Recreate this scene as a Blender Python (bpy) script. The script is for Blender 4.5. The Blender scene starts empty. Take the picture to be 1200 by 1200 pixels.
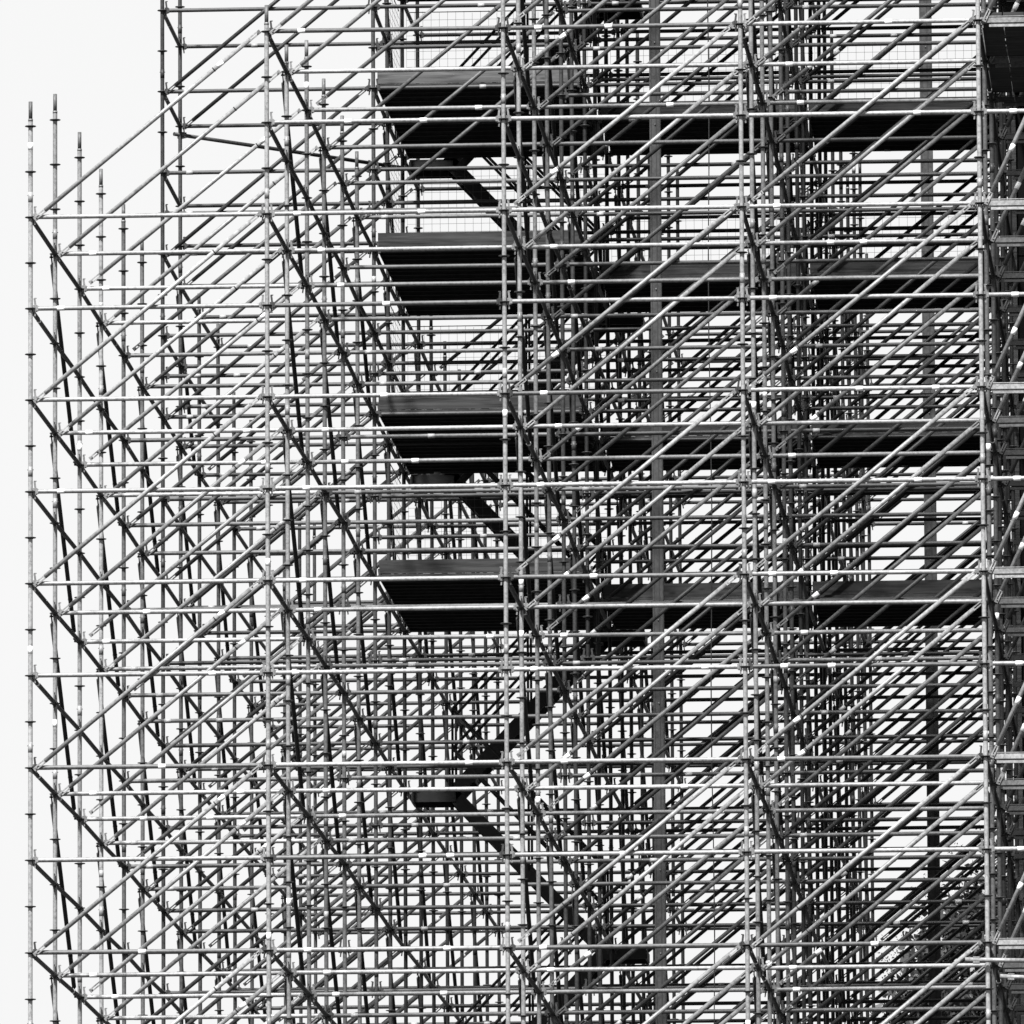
import bpy, math, random
from mathutils import Vector, Matrix

# ------------------------------------------------------------------ camera, sky, sun, exposure
S = bpy.context.scene
COL = S.collection
W_, H_ = 1200, 1200
F_PX = 13985.07
CAM = Vector((13.184224, -127.118766, -20.413246))
R0 = (0.9979786896, 0.0051129499, 0.0633434512)      # right   (X, -Z, Y)
R1 = (-0.0134968779, 0.9910714893, 0.1326466638)     # down
R2 = (-0.0620996727, -0.1332334826, 0.9891372350)    # forward
def w2b(v): return Vector((v[0], v[2], -v[1]))
RIGHT, DOWN, FWD = w2b(R0), w2b(R1), w2b(R2)
cam_data = bpy.data.cameras.new('camera')
cam = bpy.data.objects.new('camera', cam_data)
COL.objects.link(cam)
m = Matrix.Identity(4)
for i in range(3):
    m[i][0] = RIGHT[i]; m[i][1] = -DOWN[i]; m[i][2] = -FWD[i]; m[i][3] = CAM[i]
cam.matrix_world = m
cam_data.sensor_width = 36.0
cam_data.lens = 36.0 * F_PX / 1200.0
cam_data.clip_start = 1.0
cam_data.clip_end = 6000.0
S.camera = cam

SUN_EL, SUN_AZ = math.radians(52), math.radians(197)   # azimuth: 180 = straight behind the camera (-Y)
world = bpy.data.worlds.new('World'); S.world = world
world.use_nodes = True
wn = world.node_tree; wn.nodes.clear()
out = wn.nodes.new('ShaderNodeOutputWorld')
bg = wn.nodes.new('ShaderNodeBackground')
sky = wn.nodes.new('ShaderNodeTexSky'); sky.sky_type = 'NISHITA'
sky.sun_disc = False; sky.sun_elevation = SUN_EL; sky.sun_rotation = SUN_AZ
sky.air_density = 1.0; sky.dust_density = 4.0
bw = wn.nodes.new('ShaderNodeRGBToBW')
mul = wn.nodes.new('ShaderNodeMath'); mul.operation = 'MULTIPLY_ADD'
mul.inputs[1].default_value = 0.10; mul.inputs[2].default_value = 2.38   # even bright cloud, a little of the clear sky
wn.links.new(sky.outputs[0], bw.inputs[0])
wn.links.new(bw.outputs[0], mul.inputs[0])
wn.links.new(mul.outputs[0], bg.inputs[0])
bg.inputs[1].default_value = 0.10
wn.links.new(bg.outputs[0], out.inputs[0])

sd = bpy.data.lights.new('sun', 'SUN'); sd.energy = 4.2; sd.angle = math.radians(4)
sd.color = (1, 1, 1)
sun = bpy.data.objects.new('sun', sd); COL.objects.link(sun)
sdir = Vector((math.sin(SUN_AZ) * math.cos(SUN_EL), math.cos(SUN_AZ) * math.cos(SUN_EL), math.sin(SUN_EL)))
sun.rotation_euler = sdir.to_track_quat('Z', 'Y').to_euler()
S.view_settings.view_transform = 'Standard'
S.view_settings.look = 'None'
S.view_settings.gamma = 1.0
S.view_settings.exposure = 1.8
S.render.engine = 'CYCLES'
try: S.cycles.max_bounces = 5
except Exception: pass

random.seed(7)
def project(p):
    d = Vector(p) - CAM
    z = d.dot(FWD)
    return (600 + F_PX * d.dot(RIGHT) / z, 600 + F_PX * d.dot(DOWN) / z, z)
def in_frame(pts, mg=110):
    q = [project(p) for p in pts]
    return (max(a[0] for a in q) > -mg and min(a[0] for a in q) < 1200 + mg and
            max(a[1] for a in q) > -mg and min(a[1] for a in q) < 1200 + mg)
def at(px, py, Y):
    d = RIGHT * ((px - 600) / F_PX) + DOWN * ((py - 600) / F_PX) + FWD
    t = (Y - CAM.y) / d.y
    return CAM + d * t

# ------------------------------------------------------------------ materials
def new_mat(name):
    mt = bpy.data.materials.new(name); mt.use_nodes = True
    n = mt.node_tree.nodes; n.clear()
    o = n.new('ShaderNodeOutputMaterial'); b = n.new('ShaderNodeBsdfPrincipled')
    mt.node_tree.links.new(b.outputs[0], o.inputs[0])
    return mt, mt.node_tree, b
def metal(name, base, metallic, rough, vary=0.3, spots=0.5, scale=18.0, spec=0.18):
    mt, t, b = new_mat(name); b.inputs['Specular IOR Level'].default_value = spec
    N, L = t.nodes, t.links
    tc = N.new('ShaderNodeTexCoord'); gi = N.new('ShaderNodeNewGeometry'); oi = N.new('ShaderNodeObjectInfo')
    # shift the noise per object so tubes that share a mesh do not share their stains
    vm = N.new('ShaderNodeVectorMath'); vm.operation = 'ADD'
    cmb = N.new('ShaderNodeCombineXYZ')
    mm = N.new('ShaderNodeMath'); mm.operation = 'MULTIPLY'; mm.inputs[1].default_value = 91.7
    L.new(oi.outputs['Random'], mm.inputs[0]); L.new(mm.outputs[0], cmb.inputs[0]); L.new(mm.outputs[0], cmb.inputs[1])
    L.new(tc.outputs['Object'], vm.inputs[0]); L.new(cmb.outputs[0], vm.inputs[1])
    n1 = N.new('ShaderNodeTexNoise'); n1.inputs['Scale'].default_value = 2.2; n1.inputs['Detail'].default_value = 3
    n2 = N.new('ShaderNodeTexNoise'); n2.inputs['Scale'].default_value = scale; n2.inputs['Detail'].default_value = 4
    n2.inputs['Roughness'].default_value = 0.7
    L.new(vm.outputs[0], n1.inputs['Vector']); L.new(vm.outputs[0], n2.inputs['Vector'])
    rp = N.new('ShaderNodeValToRGB'); rp.color_ramp.elements[0].position = 0.30; rp.color_ramp.elements[1].position = 0.58
    k = 1 - spots
    rp.color_ramp.elements[0].color = (k, k, k, 1); rp.color_ramp.elements[1].color = (1, 1, 1, 1)
    L.new(n2.outputs[0], rp.inputs[0])
    # brightness = base * (1-vary/2 + vary*rand) * (0.75+0.5*n1) * spots
    ad = N.new('ShaderNodeMath'); ad.operation = 'ADD'
    L.new(oi.outputs['Random'], ad.inputs[0]); L.new(gi.outputs['Random Per Island'], ad.inputs[1])
    fr = N.new('ShaderNodeMath'); fr.operation = 'FRACT'; L.new(ad.outputs[0], fr.inputs[0])
    v = N.new('ShaderNodeMath'); v.operation = 'MULTIPLY_ADD'; v.inputs[1].default_value = vary; v.inputs[2].default_value = 1 - vary / 2
    L.new(fr.outputs[0], v.inputs[0])
    w = N.new('ShaderNodeMath'); w.operation = 'MULTIPLY_ADD'; w.inputs[1].default_value = 0.7; w.inputs[2].default_value = 0.65
    L.new(n1.outputs[0], w.inputs[0])
    a = N.new('ShaderNodeMath'); a.operation = 'MULTIPLY'; L.new(v.outputs[0], a.inputs[0]); L.new(w.outputs[0], a.inputs[1])
    c = N.new('ShaderNodeMath'); c.operation = 'MULTIPLY'; L.new(a.outputs[0], c.inputs[0]); L.new(rp.outputs[0], c.inputs[1])
    d = N.new('ShaderNodeMath'); d.operation = 'MULTIPLY'; d.inputs[1].default_value = base; L.new(c.outputs[0], d.inputs[0])
    L.new(d.outputs[0], b.inputs['Base Color'])
    b.inputs['Metallic'].default_value = metallic
    rr = N.new('ShaderNodeMath'); rr.operation = 'MULTIPLY_ADD'; rr.inputs[1].default_value = 0.3; rr.inputs[2].default_value = rough - 0.15
    L.new(n2.outputs[0], rr.inputs[0]); L.new(rr.outputs[0], b.inputs['Roughness'])
    bp = N.new('ShaderNodeBump'); bp.inputs['Strength'].default_value = 0.15; bp.inputs['Distance'].default_value = 0.004
    L.new(n2.outputs[0], bp.inputs['Height']); L.new(bp.outputs[0], b.inputs['Normal'])
    return mt
M = {}
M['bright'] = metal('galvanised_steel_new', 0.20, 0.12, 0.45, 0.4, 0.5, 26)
M['fair'] = metal('galvanised_steel_used', 0.12, 0.12, 0.5, 0.45, 0.5, 26)  # first step of depth shade, put into the tube colour
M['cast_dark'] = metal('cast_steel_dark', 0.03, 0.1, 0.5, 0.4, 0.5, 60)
M['mid'] = metal('galvanised_steel_worn', 0.075, 0.12, 0.5, 0.5, 0.5, 26)  # wear and the shade of inner rows in one tone
M['dull'] = metal('galvanised_steel_old', 0.036, 0.12, 0.5, 0.6, 0.5, 26)  # older tubes, with inner-row shade put into the colour as well
M['old'] = metal('galvanised_steel_blackened', 0.012, 0.12, 0.5, 0.6, 0.5, 26)  # shade of the deep rows put into the tube colour
M['under'] = metal('galvanised_steel_dirty', 0.012, 0.1, 0.55, 0.5, 0.5)  # shade on undersides and deep members put into the colour
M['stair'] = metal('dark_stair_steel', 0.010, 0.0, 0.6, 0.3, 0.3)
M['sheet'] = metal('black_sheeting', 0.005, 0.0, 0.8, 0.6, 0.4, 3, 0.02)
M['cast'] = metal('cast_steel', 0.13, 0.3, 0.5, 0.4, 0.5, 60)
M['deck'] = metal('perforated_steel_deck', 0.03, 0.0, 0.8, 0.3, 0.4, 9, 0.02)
M['post'] = metal('painted_steel_post', 0.04, 0.1, 0.5, 0.1, 0.5, 12)
M['wire'] = metal('galvanised_wire', 0.10, 0.2, 0.5, 0.2, 0.2)
M['black'] = metal('black_rubber', 0.02, 0.0, 0.6, 0.2, 0.2)
def plain(name, base, rough=0.6, var=0.15):
    mt, t, b = new_mat(name); N, L = t.nodes, t.links
    tc = N.new('ShaderNodeTexCoord'); nz = N.new('ShaderNodeTexNoise'); nz.inputs['Scale'].default_value = 40
    L.new(tc.outputs['Object'], nz.inputs['Vector'])
    q = N.new('ShaderNodeMath'); q.operation = 'MULTIPLY_ADD'; q.inputs[1].default_value = base * var * 2; q.inputs[2].default_value = base * (1 - var)
    L.new(nz.outputs[0], q.inputs[0]); L.new(q.outputs[0], b.inputs['Base Color']); b.inputs['Roughness'].default_value = rough
    return mt
M['sticker'] = plain('white_sticker', 0.6, 0.5, 0.1)
M['sticker_dirty'] = plain('dirty_sticker', 0.2, 0.6, 0.5)  # greyer tone for stickers on the rows further back
def wood(name, base):
    mt, t, b = new_mat(name); N, L = t.nodes, t.links
    tc = N.new('ShaderNodeTexCoord'); mp = N.new('ShaderNodeMapping'); mp.inputs['Scale'].default_value = (0.6, 9, 9)
    oi = N.new('ShaderNodeObjectInfo'); L.new(tc.outputs['Object'], mp.inputs['Vector'])
    cm = N.new('ShaderNodeCombineXYZ'); ml = N.new('ShaderNodeMath'); ml.operation = 'MULTIPLY'; ml.inputs[1].default_value = 37
    L.new(oi.outputs['Random'], ml.inputs[0]); L.new(ml.outputs[0], cm.inputs[0]); L.new(cm.outputs[0], mp.inputs['Location'])
    nz = N.new('ShaderNodeTexNoise'); nz.inputs['Scale'].default_value = 3; nz.inputs['Detail'].default_value = 6; nz.inputs['Distortion'].default_value = 0.6
    L.new(mp.outputs[0], nz.inputs['Vector'])
    mp2 = N.new('ShaderNodeMapping'); mp2.inputs['Scale'].default_value = (2.2, 6, 7); L.new(tc.outputs['Object'], mp2.inputs['Vector'])
    L.new(cm.outputs[0], mp2.inputs['Location'])
    vo = N.new('ShaderNodeTexVoronoi'); vo.inputs['Scale'].default_value = 1.0; L.new(mp2.outputs[0], vo.inputs['Vector'])
    kn = N.new('ShaderNodeValToRGB'); kn.color_ramp.elements[0].position = 0.06; kn.color_ramp.elements[0].color = (.25, .25, .25, 1)
    kn.color_ramp.elements[1].position = 0.16; kn.color_ramp.elements[1].color = (1, 1, 1, 1); L.new(vo.outputs['Distance'], kn.inputs[0])
    q = N.new('ShaderNodeMath'); q.operation = 'MULTIPLY_ADD'; q.inputs[1].default_value = base * 2.6; q.inputs[2].default_value = base * -0.3
    L.new(nz.outputs[0], q.inputs[0])
    z = N.new('ShaderNodeMath'); z.operation = 'MULTIPLY'; L.new(q.outputs[0], z.inputs[0]); L.new(kn.outputs[0], z.inputs[1])
    L.new(z.outputs[0], b.inputs['Base Color']); b.inputs['Roughness'].default_value = 0.9; b.inputs['Specular IOR Level'].default_value = 0.05
    return mt
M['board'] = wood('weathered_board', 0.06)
M['board_mid'] = wood('damp_board', 0.026)  # darker tone for left-bay boards below the upper levels and end boards
M['board_dark'] = wood('old_dark_board', 0.022)  # darkest tone, for boards in the other bays
M['plank_wood'] = wood('scaffold_plank_wood', 0.03)
def leafm():
    mt, t, b = new_mat('leaf'); N, L = t.nodes, t.links
    g = N.new('ShaderNodeNewGeometry'); q = N.new('ShaderNodeMath'); q.operation = 'MULTIPLY_ADD'
    q.inputs[1].default_value = 0.035; q.inputs[2].default_value = 0.004
    L.new(g.outputs['Random Per Island'], q.inputs[0]); L.new(q.outputs[0], b.inputs['Base Color']); b.inputs['Roughness'].default_value = 0.4
    return mt
M['leaf'] = leafm()
M['bark'] = plain('bark', 0.06, 0.9, 0.4)
M['asphalt'] = plain('asphalt', 0.04, 1.0, 0.3)

# ------------------------------------------------------------------ mesh builder
class MB:
    def __init__(s): s.v = []; s.f = []; s.mi = []; s.sm = []; s.mats = []
    def slot(s, k):
        if k not in s.mats: s.mats.append(k)
        return s.mats.index(k)
    def face(s, idx, k, sm=False): s.f.append(idx); s.mi.append(s.slot(k)); s.sm.append(sm)
    def tube(s, a, b, r, k, n=10, caps=True, r2=None):
        a, b = Vector(a), Vector(b); d = (b - a).normalized()
        u = d.cross(Vector((0, 0, 1)))
        if u.length < 0.01: u = Vector((1, 0, 0))
        u.normalize(); w = d.cross(u)
        i0 = len(s.v)
        for p, rr in ((a, r), (b, r if r2 is None else r2)):
            for j in range(n):
                t = 2 * math.pi * j / n
                s.v.append(p + u * (math.cos(t) * rr) + w * (math.sin(t) * rr))
        for j in range(n):
            j2 = (j + 1) % n
            s.face((i0 + j, i0 + j2, i0 + n + j2, i0 + n + j), k, True)
        if caps:
            s.face(tuple(i0 + j for j in range(n))[::-1], k); s.face(tuple(i0 + n + j for j in range(n)), k)
    def box(s, c, h, k, X=(1, 0, 0), Z=(0, 0, 1)):
        c = Vector(c); X = Vector(X).normalized(); Z = Vector(Z).normalized(); Y = Z.cross(X).normalized(); Z = X.cross(Y)
        i0 = len(s.v)
        for sx in (-1, 1):
            for sy in (-1, 1):
                for sz in (-1, 1):
                    s.v.append(c + X * (sx * h[0]) + Y * (sy * h[1]) + Z * (sz * h[2]))
        for f in ((0, 1, 3, 2), (4, 6, 7, 5), (0, 4, 5, 1), (2, 3, 7, 6), (0, 2, 6, 4), (1, 5, 7, 3)):
            s.face(tuple(i0 + j for j in f), k)
    def add(s, o, mat):
        i0 = len(s.v)
        s.v += [mat @ Vector(p) for p in o.v]
        for f, mi, sm in zip(o.f, o.mi, o.sm):
            s.face(tuple(i0 + j for j in f), o.mats[mi], sm)
    def mesh(s, name):
        me = bpy.data.meshes.new(name)
        me.from_pydata([tuple(p) for p in s.v], [], s.f)
        for k in s.mats: me.materials.append(M[k])
        me.polygons.foreach_set('material_index', s.mi)
        me.polygons.foreach_set('use_smooth', s.sm)
        me.update()
        return me
def link(name, me, mat=None, parent=None, **props):
    o = bpy.data.objects.new(name, me); COL.objects.link(o)
    if parent is not None: o.parent = parent
    if mat is not None: o.matrix_basis = mat
    for k, v in props.items(): o[k] = v
    return o
def thing(name, label, cat, loc=(0, 0, 0), group=None):
    o = bpy.data.objects.new(name, None); COL.objects.link(o); o.location = loc
    o.empty_display_size = 0.2
    o['label'] = label; o['category'] = cat
    if group: o['group'] = group
    return o
_c = {}
def cached(key, fn):
    if key not in _c:
        mb = fn(); _c[key] = (mb, mb.mesh(key[0]))
    return _c[key]

# ------------------------------------------------------------------ scaffold kit (metres)
B = 2.57
X = [0, B, 2 * B, 3 * B, 4 * B, 4 * B + 1.09]
TR = 0.0245
GROUND = -22.0
DX = {0: -.006, 1: .0, 2: .016, 3: .007, 4: .020, 5: -.004, 6: .004, 7: -.014, 8: -.012, 9: 0, 10: -.02, 11: -.018}
def node(p, c, r): return Vector((X[c] + DX.get(p, 0), p * B, r))

def head(mb, x, sg, k='cast'):
    # cast wedge head at a tube end: jaws over the rosette and a wedge standing up through it
    mb.box((x + sg * 0.052, 0, 0), (0.022, 0.016, 0.036), k)
    mb.box((x + sg * 0.074, 0, 0), (0.012, 0.024, 0.026), k)
    mb.box((x + sg * 0.050, 0, 0.060), (0.011, 0.0035, 0.052), k, X=(1, 0, 0.12 * sg))
    mb.box((x + sg * 0.048, 0, -0.056), (0.008, 0.0035, 0.028), k, X=(1, 0, 0.12 * sg))
    mb.box((x + sg * 0.052, 0, 0.112), (0.014, 0.006, 0.005), k)
def make_ledger(L, k):
    mb = MB(); mb.tube((0.082, 0, 0), (L - 0.082, 0, 0), TR, k, 12, False)
    hk = 'cast' if k in ('bright', 'fair') else 'cast_dark'  # heads on shade-toned tubes are darkened to match
    head(mb, 0, 1, hk); head(mb, L, -1, hk); return mb
def make_brace(L, k, flip=False):
    # swivel wedge brace: flattened slotted ends, a collar and the thinner inner tube
    mb = MB(); hk = 'cast' if k in ('bright', 'fair') else 'cast_dark'
    for x, sg in ((0, 1), (L, -1)):
        mb.box((x + sg * 0.055, 0, 0.014), (0.075, 0.005, 0.007), k)
        mb.box((x + sg * 0.055, 0, -0.014), (0.075, 0.005, 0.007), k)
        mb.box((x + sg * -0.012, 0, 0), (0.012, 0.010, 0.021), hk)
        mb.box((x + sg * 0.125, 0, 0), (0.014, 0.010, 0.021), k)
        mb.tube((x + sg * 0.01, -0.02, 0), (x + sg * 0.01, 0.02, 0), 0.010, hk, 8)
    c = L * (0.20 if flip else 0.80)
    mb.tube((0.13, 0, 0), (L - 0.13, 0, 0), TR, k, 12, True)
    mb.tube((c - 0.006, 0, 0), (c + 0.006, 0, 0), TR + 0.0035, 'black', 12)
    return mb
def make_sticker(k='sticker'):
    mb = MB(); mb.tube((-0.04, 0, 0), (0.04, 0, 0), TR + 0.002, k, 12, True); return mb
def make_rosette():
    mb = MB(); n = 8
    mb.tube((0, 0, -0.0045), (0, 0, 0.0045), 0.061, 'cast_dark', n)
    mb.tube((0, 0, -0.014), (0, 0, -0.0045), 0.030, 'cast_dark', 8)
    return mb
def make_standard(top, k, joints):
    mb = MB(); mb.tube((0, 0, GROUND), (0, 0, top - 0.20), TR, k, 12, False)
    mb.tube((0, 0, top - 0.20), (0, 0, top), 0.0215, 'mid' if k == 'bright' else k, 12)                  # spigot
    mb.tube((0, 0, top - 0.215), (0, 0, top - 0.19), 0.0265, 'cast', 12)
    for z in joints:                                                         # sleeve where two tubes meet
        mb.tube((0, 0, z - 0.055), (0, 0, z + 0.055), 0.0262, k, 12)
        mb.tube((-0.034, 0, z + 0.02), (0.034, 0, z + 0.02), 0.006, 'cast', 6)
    mb.box((0, 0, GROUND + 0.01), (0.075, 0.075, 0.01), 'cast')
    return mb
def make_ubeam(L, k):
    # U-section transom: open channel, flanges up, a stiffener below
    mb = MB()
    mb.box((L / 2, -0.0225, 0.0), (L / 2 - 0.06, 0.0025, 0.026), k)
    mb.box((L / 2, 0.0225, 0.0), (L / 2 - 0.06, 0.0025, 0.026), k)
    mb.box((L / 2, 0, -0.0285), (L / 2 - 0.06, 0.025, 0.0025), k)
    mb.box((L / 2, -0.026, 0.036), (L / 2 - 0.065, 0.006, 0.004), k)
    mb.box((L / 2, 0, -0.062), (L / 2 - 0.12, 0.016, 0.014), k)
    mb.box((L / 2, 0, -0.040), (L / 2 - 0.14, 0.003, 0.010), k)
    hk = 'cast' if k == 'bright' else 'cast_dark'
    head(mb, 0, 1, hk); head(mb, L, -1, hk); return mb

items = []   # (section, name, key, factory, matrix, [endpoints], stickers)
def put(sec, name, key, fn, mat, ends, depth, stick=()):
    if in_frame(ends): items.append((sec, name, key, fn, mat, depth, stick))
    elif ends[0][2] > 0 and project(ends[0])[1] < 0: items.append((sec, name, key, fn, mat, depth + 100, ()))   # the scaffold goes on above the frame
def frame_mat(a, b, side=Vector((0, 1, 0))):
    a, b = Vector(a), Vector(b); x = (b - a).normalized(); z = x.cross(side).normalized(); y = z.cross(x)
    mt = Matrix.Identity(4)
    for i in range(3): mt[i][0] = x[i]; mt[i][1] = y[i]; mt[i][2] = z[i]; mt[i][3] = a[i]
    return mt
def tube_tone(p, c=0):  # older tubes behind, plus shade growing inward, both put into the tone
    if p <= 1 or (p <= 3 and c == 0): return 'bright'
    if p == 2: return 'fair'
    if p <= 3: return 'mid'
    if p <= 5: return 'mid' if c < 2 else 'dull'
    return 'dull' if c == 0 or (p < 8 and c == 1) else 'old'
def section(p, c):
    if c >= 4: return 'D'
    return 'A' if p <= 5 else ('B' if p <= 9 else 'C')

NP = 16
TOPZ = 15.3
def std_top(p, c):
    if p == 0: return {0: 1.27, 1: 2.29}.get(c, TOPZ)
    if p <= 5: return {0: 1.79, 1: 2.30 if p == 1 else 2.80}.get(c, TOPZ)
    if p in (6, 7): return TOPZ
    if p in (8, 9): return 2.30 if c == 0 else TOPZ
    return {0: 1.79, 1: 2.80}.get(c, [6.9, 6.9, 6.0, 5.8, 6.8, 6.8, 5.9][p - 10])
def last_plane(c): return 15 if c < 3 else 16
def node_top(p, c):
    t = std_top(p, c); return {1.27: 0, 1.79: 0, 2.29: 2, 2.30: 2, 2.80: 2}.get(t, int(TOPZ) if t > 8 else 4)

# standards
std_obj = {}
for p in range(0, NP + 1):
    for c in range(0, 6):
        if p > last_plane(c): continue
        if c == 5 and p > 8: continue
        top = std_top(p, c)
        k = tube_tone(p, c) if c < 4 or p == 0 else ('mid' if p == 1 else 'dull' if p == 2 else 'old')  # right columns: tone darkens row by row to stand for shade
        z0 = -((p * 7 + c * 3) % 4)
        j = [z for z in range(-9, 9) if (z - z0) % 3 == 0 and z < top - .8]
        j = [z + 0.22 for z in j]
        std_obj[(p, c)] = (top, k, j)

def rows_for_ledger(p, b):
    t = node_top(p, b + 1) if b else node_top(p, 0)
    if b == 0 and p in (6, 7): t = 15
    if b >= 1: t = min(node_top(p, b), node_top(p, b + 1))
    if b == 1 and p <= 5: t = 2
    step_all = p in (0, 4, 6)
    rows = []
    for r in range(-10, int(t) + 1):
        if step_all or r % 2 == 0 or (p == 7 and r > 0): rows.append(r)
    if p in (6, 7): rows += [x for x in (.5, 2.5) if b == 0]
    if p in (6, 7, 8) and b >= 1: rows += [-1.5, .5, 2.5, 4.5] if (p == 6 and b == 1) or (p == 7 and b > 1) else []
    if p == 8 and b >= 1: rows += [1, -1, 3, 5]
    return rows
rnd = random.Random(3)
for p in range(0, NP + 1):
    for b in range(0, 4):
        if p > last_plane(b): continue
        k = tube_tone(p, b)
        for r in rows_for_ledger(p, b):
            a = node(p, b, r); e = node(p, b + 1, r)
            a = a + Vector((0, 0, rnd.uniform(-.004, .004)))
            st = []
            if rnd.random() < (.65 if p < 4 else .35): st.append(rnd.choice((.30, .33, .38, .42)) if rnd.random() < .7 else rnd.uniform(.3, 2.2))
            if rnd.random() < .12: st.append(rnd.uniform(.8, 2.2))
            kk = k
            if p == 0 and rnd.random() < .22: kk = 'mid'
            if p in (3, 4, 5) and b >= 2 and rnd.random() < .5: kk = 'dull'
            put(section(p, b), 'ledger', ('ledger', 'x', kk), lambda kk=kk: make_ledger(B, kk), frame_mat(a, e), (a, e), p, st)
# transoms (run away from the camera)
for c in range(0, 5):
    for p in range(0, last_plane(c)):
        t = min(node_top(p, c), node_top(p + 1, c))
        for r in range(-10, int(t) + 1):
            if c > 0 and r % 2 and not (r == 1 and c < 3) and not (p == 6 and r > 0 and c < 3): continue
            a = node(p, c, r); e = node(p + 1, c, r)
            kk = 'under' if rnd.random() < .85 else 'old'  # transoms show their undersides; the tone carries that shade
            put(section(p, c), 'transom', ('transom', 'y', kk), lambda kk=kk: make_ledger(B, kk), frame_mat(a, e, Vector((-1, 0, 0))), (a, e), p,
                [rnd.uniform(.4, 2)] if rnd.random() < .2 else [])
# facade braces, two lifts high, rising to the right
for p in range(0, NP + 1):
    for b in range(0, 4):
        if p > last_plane(b): continue
        for s in range(-10, 14, 2):
            if s + 2 > node_top(p, b + 1) or s > node_top(p, b): continue
            if b == 1 and not (s == 2 and p not in (6, 7, 8, 9)): continue
            if p >= 10 and s > 2: continue
            near = (p % 2 == 1) or (p == 0 and b == 0) or p in (6,) or rnd.random() < .15
            a = node(p, b, s) + (Vector((.062, -.035, -.012)) if near else Vector((.135, -.035, .075)))
            e = node(p, b + 1, s + 2) + (Vector((-.085, -.035, -.012)) if b in (0, 3) else Vector((-.10, -.035, -.03)))
            L = (e - a).length
            k = tube_tone(p, b)
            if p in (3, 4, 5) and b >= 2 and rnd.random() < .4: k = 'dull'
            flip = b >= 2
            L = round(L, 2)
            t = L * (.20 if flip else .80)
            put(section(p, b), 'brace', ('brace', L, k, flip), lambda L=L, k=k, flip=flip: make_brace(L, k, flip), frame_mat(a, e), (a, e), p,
                [t + (-.07 if flip else .09)] if rnd.random() < (.7 if p < 3 else .3) else [])
# braces across the depth, on the left of every other pair of rows
for c in range(0, 5):
    for p in range(1, last_plane(c), 2):
        for s in range(-8, 14, 2):
            if s > min(node_top(p, c), node_top(p + 1, c)): continue
            a = node(p, c, s) + Vector((-.048, .06, -.02)); e = node(p + 1, c, s - 2) + Vector((-.048, -.06, .02))
            L = round((e - a).length, 2)
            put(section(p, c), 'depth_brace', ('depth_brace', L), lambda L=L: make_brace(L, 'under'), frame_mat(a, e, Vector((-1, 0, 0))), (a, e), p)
# narrow right bay: U transoms, tube rails, steep braces
for p in range(0, 9):
    for r in range(-10, 16):
        a = node(p, 4, r); e = node(p, 5, r)
        if r % 2 == 0:
            kk = ('bright', 'mid', 'dull')[p] if p < 3 else ('old' if p < 4 else 'under')  # beams darken with depth; the shade is in their colour
            put('D', 'beam', ('beam', kk), lambda kk=kk: make_ubeam(1.09, kk), frame_mat(a, e), (a, e), p)
            if p < 4:
                a2 = a + Vector((.075, -.035, .0)); e2 = node(p, 5, r + 2) + Vector((-.09, -.035, -.02)); L = round((e2 - a2).length, 2)
                kk = 'bright' if p < 2 else 'dull'
                put('D', 'brace', ('brace', L, kk), lambda L=L, kk=kk: make_brace(L, kk), frame_mat(a2, e2), (a2, e2), p, [L * .3])
        elif p == 0:
            put('D', 'ledger', ('ledger', 's', 'bright'), lambda: make_ledger(1.09, 'bright'), frame_mat(a, e), (a, e), p, [.37])

SEC = {
 'A': thing('scaffold', 'nearest block of bright grey tube scaffold, its top stepping up from left to right', 'scaffold'),
 'B': thing('scaffold', 'tall middle block of tube scaffold carrying the dark decks, reaching past the top', 'scaffold'),
 'C': thing('scaffold', 'rearmost block of dark weathered tube scaffold, seen behind the stairs and decks', 'scaffold'),
 'D': thing('scaffold', 'narrow scaffold bay at the right edge with channel beams and steep braces', 'scaffold'),
}
for k_, o_ in SEC.items(): o_.location = {'A': (0, 0, GROUND), 'B': (0, 6 * B, GROUND), 'C': (0, 10 * B, GROUND), 'D': (X[4], 0, GROUND)}[k_]
ros_mb, ros_me = cached(('rosette',), make_rosette)
stk_mb, stk_me = cached(('sticker',), make_sticker)
grey_mb, grey_me = cached(('sticker', 'dirty'), lambda: make_sticker('sticker_dirty'))
# standards as parts; rosettes single on the two nearest rows, joined per standard behind
for (p, c), (top, k, j) in std_obj.items():
    sec = SEC[section(p, c)]
    n0 = node(p, c, 0)
    lean = (rnd.uniform(-.010, .010), rnd.uniform(-.01, .01)) if p in (1, 2, 3, 4, 5) else (0, 0)
    inv = Matrix.Translation(-sec.location)
    key = ('standard', top, k, tuple(j))
    mb, me = cached(key, lambda: make_standard(top, k, j))
    so = link('standard', me, inv @ Matrix.Translation(n0), sec)
    zs = []
    z = -10.0
    while z < top - 0.22:
        if in_frame([(n0.x, n0.y, z)], 40): zs.append(z)
        z += 0.5
    if not zs: continue
    if p == 0 or (p == 1 and c < 4) or (p == 2 and c < 2):
        for z in zs: link('rosette', ros_me, Matrix.Translation((0, 0, z)), so)
    else:
        rb = MB()
        for z in zs: rb.add(ros_mb, Matrix.Translation((0, 0, z)))
        link('rosette', cached(('rosette', tuple(zs)), lambda: rb)[1], None, so, kind='stuff')
    rot = Matrix.Rotation(math.pi / 2, 4, 'Y')
    for q in range(rnd.choice((1, 1, 2, 2)) if p < 4 else rnd.choice((0, 0, 1))):
        z = rnd.choice(zs) + rnd.choice((.15, .2, .28))
        if z < top - .3: link('sticker', stk_me if p < 3 else grey_me, Matrix.Translation((0, 0, z)) @ rot, so)

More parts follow.
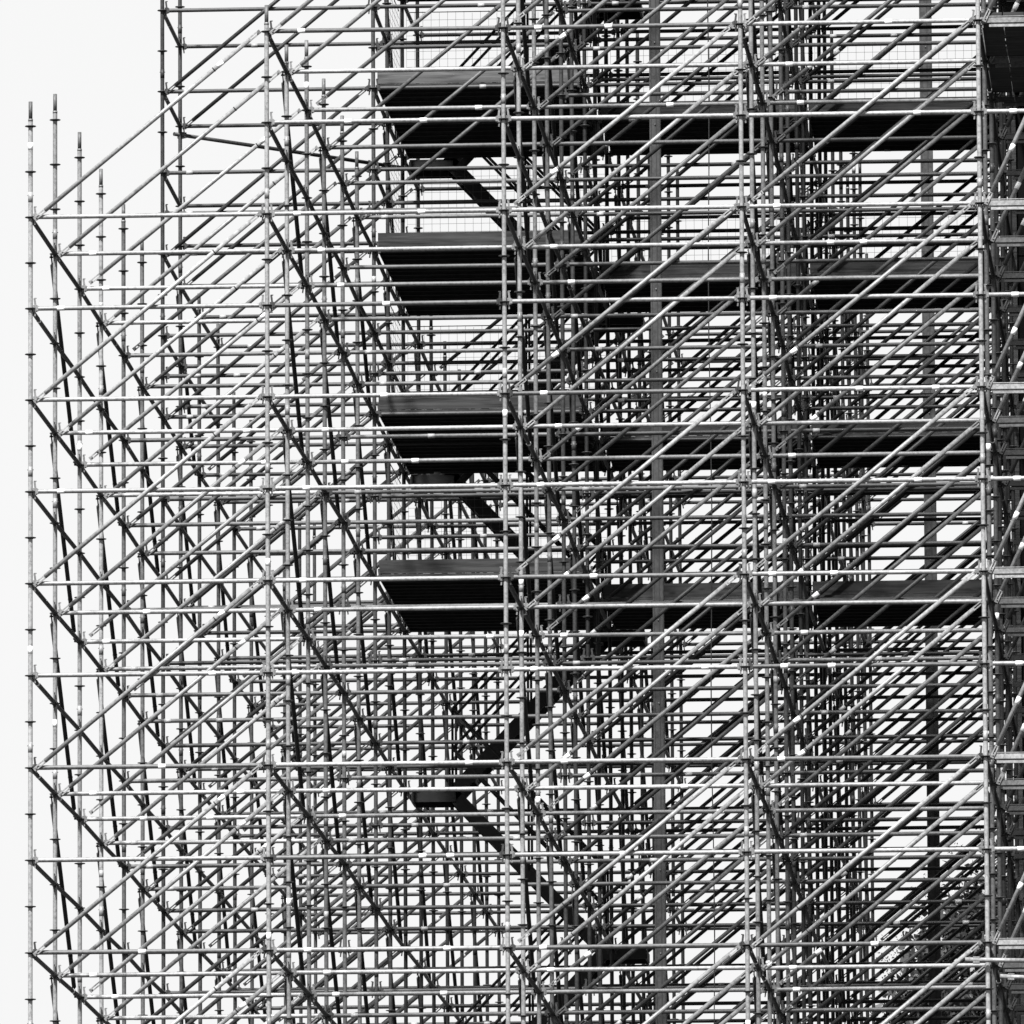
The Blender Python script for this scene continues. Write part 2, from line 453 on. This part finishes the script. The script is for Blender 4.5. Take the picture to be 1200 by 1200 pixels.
groups = {}
for it in items: groups.setdefault((it[0], it[1]), []).append(it)
for (sec, name), lst in groups.items():
    par = SEC[sec]; inv = Matrix.Translation(-par.location)
    lst.sort(key=lambda t: t[5])
    n_in = min(300, sum(1 for t in lst if t[5] < 90))
    rest = lst[n_in:]
    for (s_, nm, key, fn, mat, d, stick) in lst[:n_in]:
        me = cached(key, fn)[1]
        o = link(nm, me, inv @ mat, par)
        for t in stick: link('sticker', stk_me if d < 3 else grey_me, Matrix.Translation((t, 0, 0)), o)
    if rest:
        mb = MB()
        for (s_, nm, key, fn, mat, d, stick) in rest:
            mb.add(cached(key, fn)[0], inv @ mat)
            for t in stick: mb.add(grey_mb, inv @ mat @ Matrix.Translation((t, 0, 0)))
        link(name, mb.mesh(name), None, par, kind='stuff')

# loose scaffold tubes clamped on
def loose_tube(a, b, sec, k, lab):
    mb = MB(); mb.tube(a, b, TR, k, 12)
    d = (Vector(b) - Vector(a)).normalized()
    for t in (0.12,):
        c = Vector(a) + d * t
        mb.box(c + Vector((0, .03, 0)), (.035, .05, .035), 'cast', X=d)
    o = link('scaffold_tube', mb.mesh('scaffold_tube'), None, None, label=lab, category='tube')
    return o
loose_tube(at(204, 157, 7 * B - .06), at(474, 197, 8 * B - .06), 'B', 'dull', 'long tube sloping down rightwards from the tall left standard to the top deck')
loose_tube(at(1131, 1124.5, -.09), at(1215, 1126, -.09), 'D', 'bright', 'short bright tube clamped across the right front standard near the bottom')
loose_tube(at(1172, 1144, B * .8), at(1215, 1146, B * .8), 'D', 'bright', 'short bright tube end at the bottom right below the clamped tube')

# ------------------------------------------------------------------ decks
def make_steel_plank(L, w, holes=True):
    mb = MB(); h = w / 2 - 0.004
    # two rows of holes along the sheet: strips with gaps between
    ys = [-h, -h * .58, -h * .36, h * .44, h * .46, h]
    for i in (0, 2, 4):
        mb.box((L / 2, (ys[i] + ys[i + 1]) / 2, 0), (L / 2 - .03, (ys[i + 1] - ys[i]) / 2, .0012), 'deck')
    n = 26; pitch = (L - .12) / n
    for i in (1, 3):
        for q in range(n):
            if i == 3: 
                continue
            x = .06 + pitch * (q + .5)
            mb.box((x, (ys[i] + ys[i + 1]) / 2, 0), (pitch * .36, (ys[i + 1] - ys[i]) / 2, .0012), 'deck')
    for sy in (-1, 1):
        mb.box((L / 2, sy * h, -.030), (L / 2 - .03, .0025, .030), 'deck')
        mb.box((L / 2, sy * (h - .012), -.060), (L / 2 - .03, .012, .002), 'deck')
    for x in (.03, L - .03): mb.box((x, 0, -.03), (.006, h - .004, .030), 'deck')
    return mb
def fix_plank(L, w):
    return make_steel_plank(L, w)
LEVEL = {6: 'at the very top edge', 4: 'highest full', 2: 'second from the top', 0: 'third from the top', -2: 'lowest'}
pw = (B - .07) / 8
for r in (6, 4, 2, 0, -2):
    for b in (1, 2, 3):
        p0 = 6 if b == 1 else 7
        where = {1: 'left bay with stairs', 2: 'middle bay with steel post', 3: 'right bay above the tree'}[b]
        lab = '%s steel deck in the %s' % (LEVEL[r], where) if r != 6 else 'steel deck cut off by the top edge in the %s' % where
        t = thing('deck', lab, 'scaffold deck', (X[b], p0 * B, r), 'steel decks across the scaffold')
        L = B - .06
        me = cached(('plank', 'steel'), lambda: make_steel_plank(L, pw))[1]
        n = (8 - p0) * 8
        for q in range(n):
            bay = q // 8
            y = bay * B + .035 + pw * (q % 8 + .5)
            link('plank', me, Matrix.Translation((.03, y, .055 + rnd.uniform(-.002, .002))), t)
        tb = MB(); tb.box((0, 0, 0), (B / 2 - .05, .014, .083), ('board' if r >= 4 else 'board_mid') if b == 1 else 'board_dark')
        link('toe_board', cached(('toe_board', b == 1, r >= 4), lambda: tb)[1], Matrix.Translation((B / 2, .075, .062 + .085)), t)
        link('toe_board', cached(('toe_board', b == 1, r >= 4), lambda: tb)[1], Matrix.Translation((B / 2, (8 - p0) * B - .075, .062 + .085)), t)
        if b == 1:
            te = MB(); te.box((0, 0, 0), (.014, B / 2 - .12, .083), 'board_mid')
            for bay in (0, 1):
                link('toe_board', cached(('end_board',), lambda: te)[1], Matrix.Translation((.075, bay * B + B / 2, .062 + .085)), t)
# narrow right bay: timber planks running away from the camera
wp = MB(); wp.box((0, B / 2, 0), (.112, B / 2 + .02, .02), 'plank_wood')
for r in (2,):
    t = thing('plank_deck', 'dark timber planks under the top channel beam in the narrow right edge bay', 'plank deck',
              (X[4], 0, r))
    for p in range(0, 2):
        for q in range(4):
            link('plank', cached(('wplank',), lambda: wp)[1], Matrix.Translation((.14 + q * .235 + rnd.uniform(-.004, .004), p * B, .06 + (p % 2) * .041)), t)

for sec_, x0, x1, lv, pp in (('B', X[1], X[2], (8, 10, 12, 14), (6, 7)), ('B', X[2], X[4], (8, 10, 12, 14), (7,)), ('D', X[4], X[5], (4, 8, 12), range(8))):
    mb = MB(); o_ = SEC[sec_].location                       # the same decks go on above the frame
    for r in lv:
        for p in pp:
            for q in range(8):
                mb.box(Vector(((x0 + x1) / 2, p * B + .035 + pw * (q + .5), r + .05)) - o_, ((x1 - x0) / 2 - .04, pw / 2 - .004, .02), 'deck')
    link('plank', mb.mesh('plank'), None, SEC[sec_], kind='stuff')

# ------------------------------------------------------------------ wire mesh guards
def guard(sz, w, h):
    pass
def make_wire(w, h, st=.1):
    mb = MB(); r = .0016
    n = int(w / st)
    for i in range(n + 1):
        x = i * w / n; mb.box((x, 0, h / 2 + rnd.uniform(-.02, .02)), (r, r, h / 2), 'wire')
    m_ = int(h / .1)
    for i in range(m_ + 1):
        z = i * h / m_; mb.box((w / 2, .0035, z), (w / 2, r, r), 'wire')
    return mb
def guard_panel(loc, w, h, lab, rotz=0, st=.1):
    t = thing('mesh_guard', lab, 'mesh panel', loc, 'wire mesh guard panels behind the decks'); t.rotation_euler = (0, 0, rotz)
    link('wire_mesh', cached(('wire', w, h, st), lambda: make_wire(w, h, st))[1], None, t, kind='stuff')
    fb = MB()
    for z in (0, h): fb.box((w / 2, .008, z), (w / 2, .004, .005), 'wire')
    link('frame', cached(('gframe', w, h), lambda: fb)[1], None, t)
for r in (4, 2, 0, -2):
    nm = {4: 'top', 2: 'second', 0: 'third', -2: 'lowest'}[r]
    guard_panel((X[1] + .04, 8 * B + .05, r + .05), B - .08, 1.80, 'thin wire mesh panel closing the %s window of the stair bay' % nm)
    guard_panel((X[1] - .04, 7 * B + .05, r + .05), B - .1, 1.80, 'wire mesh panel at the left end of the %s deck, seen edge on' % nm, math.pi / 2, .3)
for b in (2, 3):
    for r in (4, 2):
        guard_panel((X[b] + .04, 8 * B + .05, r + .05), B - .08, 1.30 if r == 4 else 1.20,
                    'thin wire mesh panel above the %s deck in the %s bay' % ('top' if r == 4 else 'second', 'middle' if b == 2 else 'right'))

# ------------------------------------------------------------------ stair tower in the left stair bay
SY = 8 * B + .35; SW = .64
def flight(r_top, left_top, lab):
    """r_top: upper row; left_top True when the upper landing is on the left."""
    xl, xr = X[1] + .56, X[1] + .56 + 1.90
    xa, xb = (xl, xr) if left_top else (xr, xl)
    t = thing('stair_flight', lab, 'stair', ((xl + xr) / 2, SY, r_top - 2), 'zigzag stair flights behind the decks')
    o = Vector(t.location)
    a = Vector((xa, SY, r_top)) - o; b = Vector((xb, SY, r_top - 2)) - o
    d = (b - a).normalized()
    for y in (0, SW):
        mb = MB(); c = (a + b) / 2 + Vector((0, y, -.02))
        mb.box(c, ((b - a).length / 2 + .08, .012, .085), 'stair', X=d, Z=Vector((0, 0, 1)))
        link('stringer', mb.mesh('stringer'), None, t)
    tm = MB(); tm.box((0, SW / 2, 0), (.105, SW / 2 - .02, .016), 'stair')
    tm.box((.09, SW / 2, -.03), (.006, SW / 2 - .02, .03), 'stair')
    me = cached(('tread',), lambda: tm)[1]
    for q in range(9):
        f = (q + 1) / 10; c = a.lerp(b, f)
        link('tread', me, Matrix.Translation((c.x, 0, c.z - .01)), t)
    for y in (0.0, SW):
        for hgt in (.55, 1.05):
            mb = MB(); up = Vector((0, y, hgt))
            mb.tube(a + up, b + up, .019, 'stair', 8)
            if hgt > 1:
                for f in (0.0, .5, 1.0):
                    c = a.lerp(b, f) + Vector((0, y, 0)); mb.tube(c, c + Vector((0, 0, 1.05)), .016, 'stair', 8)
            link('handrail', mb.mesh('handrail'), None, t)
def landing(r, left, lab):
    x0, x1 = (X[1] + .05, X[1] + .60) if left else (X[1] + 2.42, X[1] + 2.57 + .40)
    t = thing('stair_landing', lab, 'landing', ((x0 + x1) / 2, SY, r), 'small landings of the zigzag stair')
    hw = (x1 - x0) / 2
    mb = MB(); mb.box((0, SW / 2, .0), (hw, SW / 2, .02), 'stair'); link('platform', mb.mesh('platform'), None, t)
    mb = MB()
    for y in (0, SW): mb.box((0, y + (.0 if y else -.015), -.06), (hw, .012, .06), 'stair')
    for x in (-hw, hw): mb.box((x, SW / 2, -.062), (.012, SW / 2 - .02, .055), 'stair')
    link('edge_beam', mb.mesh('edge_beam'), None, t)
names = ['upper end of the stair, its flight rising right behind the top window', 'flight falling right across the window below the top deck',
         'flight rising right seen in the third window', 'flight falling right across the fourth window under the third deck',
         'wide dark flight rising right below the lowest deck', 'wide flight falling right from the small lower landing', 'lowest flight rising right at the bottom edge']
rr = 6; left_top = False
for q in range(7):
    flight(rr, left_top, 'dark metal stair, ' + names[q]); rr -= 2; left_top = not left_top
for r, lf, lab in ((4, 1, 'left landing just under the top deck'), (0, 1, 'left landing just under the third deck'), (-4, 1, 'dark left landing hanging in the open lower lattice'),
                   (6, 0, 'right landing above the top deck'), (2, 0, 'right landing behind the second deck'), (-2, 0, 'right landing behind the lowest deck'), (-6, 0, 'lowest right landing near the bottom edge')):
    landing(r, bool(lf), 'small dark stair landing, ' + lab)

# ------------------------------------------------------------------ sheeted building face behind the right bay
wy = 6.45 * B
t = thing('sheeted_wall', 'black sheeted building face filling the right edge behind the narrow scaffold bay', 'wall', (X[4] + .0, wy, GROUND))
nw, nh = 10, 19
pm = MB(); pm.box((.6, 0, 1.0), (.592, .02, .992), 'sheet')
me = cached(('wall_panel',), lambda: pm)[1]
for i in range(nw):
    for j in range(nh):
        link('panel', me, Matrix.Translation((i * 1.2, rnd.uniform(-.015, .015), j * 2.0)), t)
bm_ = MB(); bm_.box((0, -.05, nh), (.03, .03, nh), 'plank_wood')
for i in range(nw + 1): link('batten', cached(('batten',), lambda: bm_)[1], Matrix.Translation((i * 1.2 + .03, 0, 0)), t)
bk = MB(); bk.box((nw * .6, 4.05, nh), (nw * .6, 3.98, nh), 'sheet'); link('core', bk.mesh('core'), None, t)

# ------------------------------------------------------------------ steel posts and cable
def post(x0, x1, Y, ztop, lab):
    a, b = at(x0, 0, Y), at(x1, 1200, Y)
    w = .058 if Y < 20 else .075
    t = thing('steel_post', lab, 'post', (b.x, Y, GROUND))
    mb = MB()
    X0 = (a.x + b.x) / 2
    for sx in (-1, 1):
        mb.box((0, sx * 0, (ztop - GROUND) / 2), (.006, w * .8, (ztop - GROUND) / 2), 'post') if sx < 0 else None
        mb.box((0, sx * w * .82, (ztop - GROUND) / 2), (w, .006, (ztop - GROUND) / 2), 'post')
        for sg in (-1, 1):
            mb.box((sg * (w + .002), sx * w * .66, (ztop - GROUND) / 2), (.006, w * .22, (ztop - GROUND) / 2), 'post')
            mb.box((sg * (w - .006), sx * (w * .82 + .010), (ztop - GROUND) / 2), (.008, .004, (ztop - GROUND) / 2), 'dull' if Y < 20 else 'post')
        mb.box((w * .25, sx * (w * .82 + .008), (ztop - GROUND) / 2), (.007, .002, (ztop - GROUND) / 2), 'black')
    link('profile', mb.mesh('profile'), None, t)
    pl = MB(); pl.tube((0, -w * .82 - .012, 0), (0, -w * .82 - .022, 0), .008, 'cast', 8)
    me = pl.mesh('bolt')
    z = 12.3
    while z < ztop - GROUND:
        link('bolt', me, Matrix.Translation((0, 0, z)), t); z += 1.0
    mb = MB(); mb.box((0, 0, .012), (.14, .14, .012), 'cast'); link('base_plate', mb.mesh('base_plate'), None, t)
post(773, 775, 5.55 * B, 9, 'tall grey steel box post standing in the middle bay in front of the decks')
post(1090, 1096, 12.5 * B, 8, 'dark steel post far behind the right bay, rising from behind the tree')
mb = MB(); pa, pb = at(829, 0, 5.7 * B), at(837, 1200, 5.7 * B)
pts = [pb + (pa - pb) * (i / 12) + Vector((.012 * math.sin(i * 1.3), 0, 0)) for i in range(-2, 15)]
for i in range(len(pts) - 1): mb.tube(pts[i], pts[i + 1], .0075, 'black', 6, False)
link('cable', mb.mesh('cable'), None, None, label='thin dark cable hanging straight down just left of the third front standard', category='cable')

# ------------------------------------------------------------------ tree at the lower right, behind the scaffold
TY = 17.6 * B
base = at(1165, 1200, TY)
tr = thing('tree', 'dark leafy tree whose crown shows behind the scaffold at the bottom right corner', 'tree', (base.x, TY, GROUND))
mb = MB(); rt = random.Random(11)
def limb(a, d, L, r, lv):
    n = 4; p = Vector(a)
    for i in range(n):
        d2 = (d + Vector((rt.uniform(-.18, .18), rt.uniform(-.18, .18), rt.uniform(-.05, .12)))).normalized()
        q = p + d2 * (L / n); r2 = r * (1 - .16)
        mb.tube(p, q, r, 'bark', 7, False, r2); p, r, d = q, r2, d2
        if lv < 3 and i >= 1:
            for _ in range(2):
                dd = (d + Vector((rt.uniform(-1, 1), rt.uniform(-1, 1), rt.uniform(-.1, .7))) * .7).normalized()
                limb(p, dd, L * .55, r * .55, lv + 1)
    tips.append(p)
tips = []
topz = at(1165, 1000, TY).z - GROUND
mb.tube((0, 0, 0), (.1, 0, topz * .55), .26, 'bark', 12, False, .17)
for q in range(5):
    an = q * 1.25
    limb(Vector((.1, 0, topz * (.55 + .05 * q))), Vector((math.cos(an) * .7, math.sin(an) * .7, .9)).normalized(), topz * .085, .10, 0)
link('trunk', mb.mesh('trunk'), None, tr)
lb = MB()
def leaf(p, s):
    n = Vector((rt.gauss(0, 1), rt.gauss(0, 1), rt.gauss(0, 1))).normalized(); u = n.orthogonal().normalized(); w = n.cross(u)
    a = rt.uniform(0, 6.28); u, w = u * math.cos(a) + w * math.sin(a), w * math.cos(a) - u * math.sin(a)
    i0 = len(lb.v)
    lb.v += [p - u * s, p + w * s * .5 - u * .1 * s, p + u * s, p - w * s * .5 - u * .1 * s]
    lb.face((i0, i0 + 1, i0 + 2, i0 + 3), 'leaf')
# clusters inside the crown volume; outline follows the photograph's slope down to the left
cl = []
for _ in range(1000):
    px = rt.uniform(1030, 1330); top = 1000 + max(0, (1155 - px)) * 1.35 + max(0, px - 1200) * .5
    top += 22 * math.sin(px * .11) + 14 * math.sin(px * .31)
    py = top + abs(rt.gauss(0, 1)) * 110 + rt.uniform(0, 140)
    if py > 1520: continue
    cl.append(at(px, py, TY + rt.uniform(-1.3, 1.3)) - Vector(tr.location))
for c in cl:
    s = rt.uniform(.10, .24)
    for _ in range(22):
        leaf(c + Vector((rt.gauss(0, s), rt.gauss(0, s), rt.gauss(0, s))), rt.uniform(.03, .075))
for _ in range(1500):     # deep inside: big overlapping leaves
    py = rt.uniform(1035, 1500)
    x0 = 1125 - (py - 1035) * .95 if py < 1100 else 1063 - (py - 1100) * .38
    if py < 1060: x0 = 1150 - (py - 1035) * 2.0
    px = x0 + 12 + rt.random() * (1330 - x0)
    c = at(px, py, TY + rt.uniform(-.6, 1.5)) - Vector(tr.location)
    for _ in range(9): leaf(c + Vector((rt.gauss(0, .11), rt.gauss(0, .2), rt.gauss(0, .11))), rt.uniform(.07, .13))
for _ in range(26):      # thin outer sprays
    px = rt.uniform(1030, 1150); py = 975 + (1150 - px) * 1.45 + rt.uniform(-10, 30)
    a = at(px, py, TY) - Vector(tr.location); d = Vector((rt.uniform(-1, .2), 0, rt.uniform(.1, 1))).normalized()
    for q in range(14): leaf(a + d * q * .025 + Vector((rt.gauss(0, .02), rt.gauss(0, .05), rt.gauss(0, .02))), .022)
link('crown', lb.mesh('crown'), None, tr, kind='stuff')

# ------------------------------------------------------------------ ground
g = MB(); i0 = 0
g.v = [Vector((-3000, -1500, GROUND)), Vector((3000, -1500, GROUND)), Vector((3000, 4500, GROUND)), Vector((-3000, 4500, GROUND))]
g.face((0, 1, 2, 3), 'asphalt')
link('ground', g.mesh('ground'), None, None, kind='structure', label='dark ground the scaffold stands on')
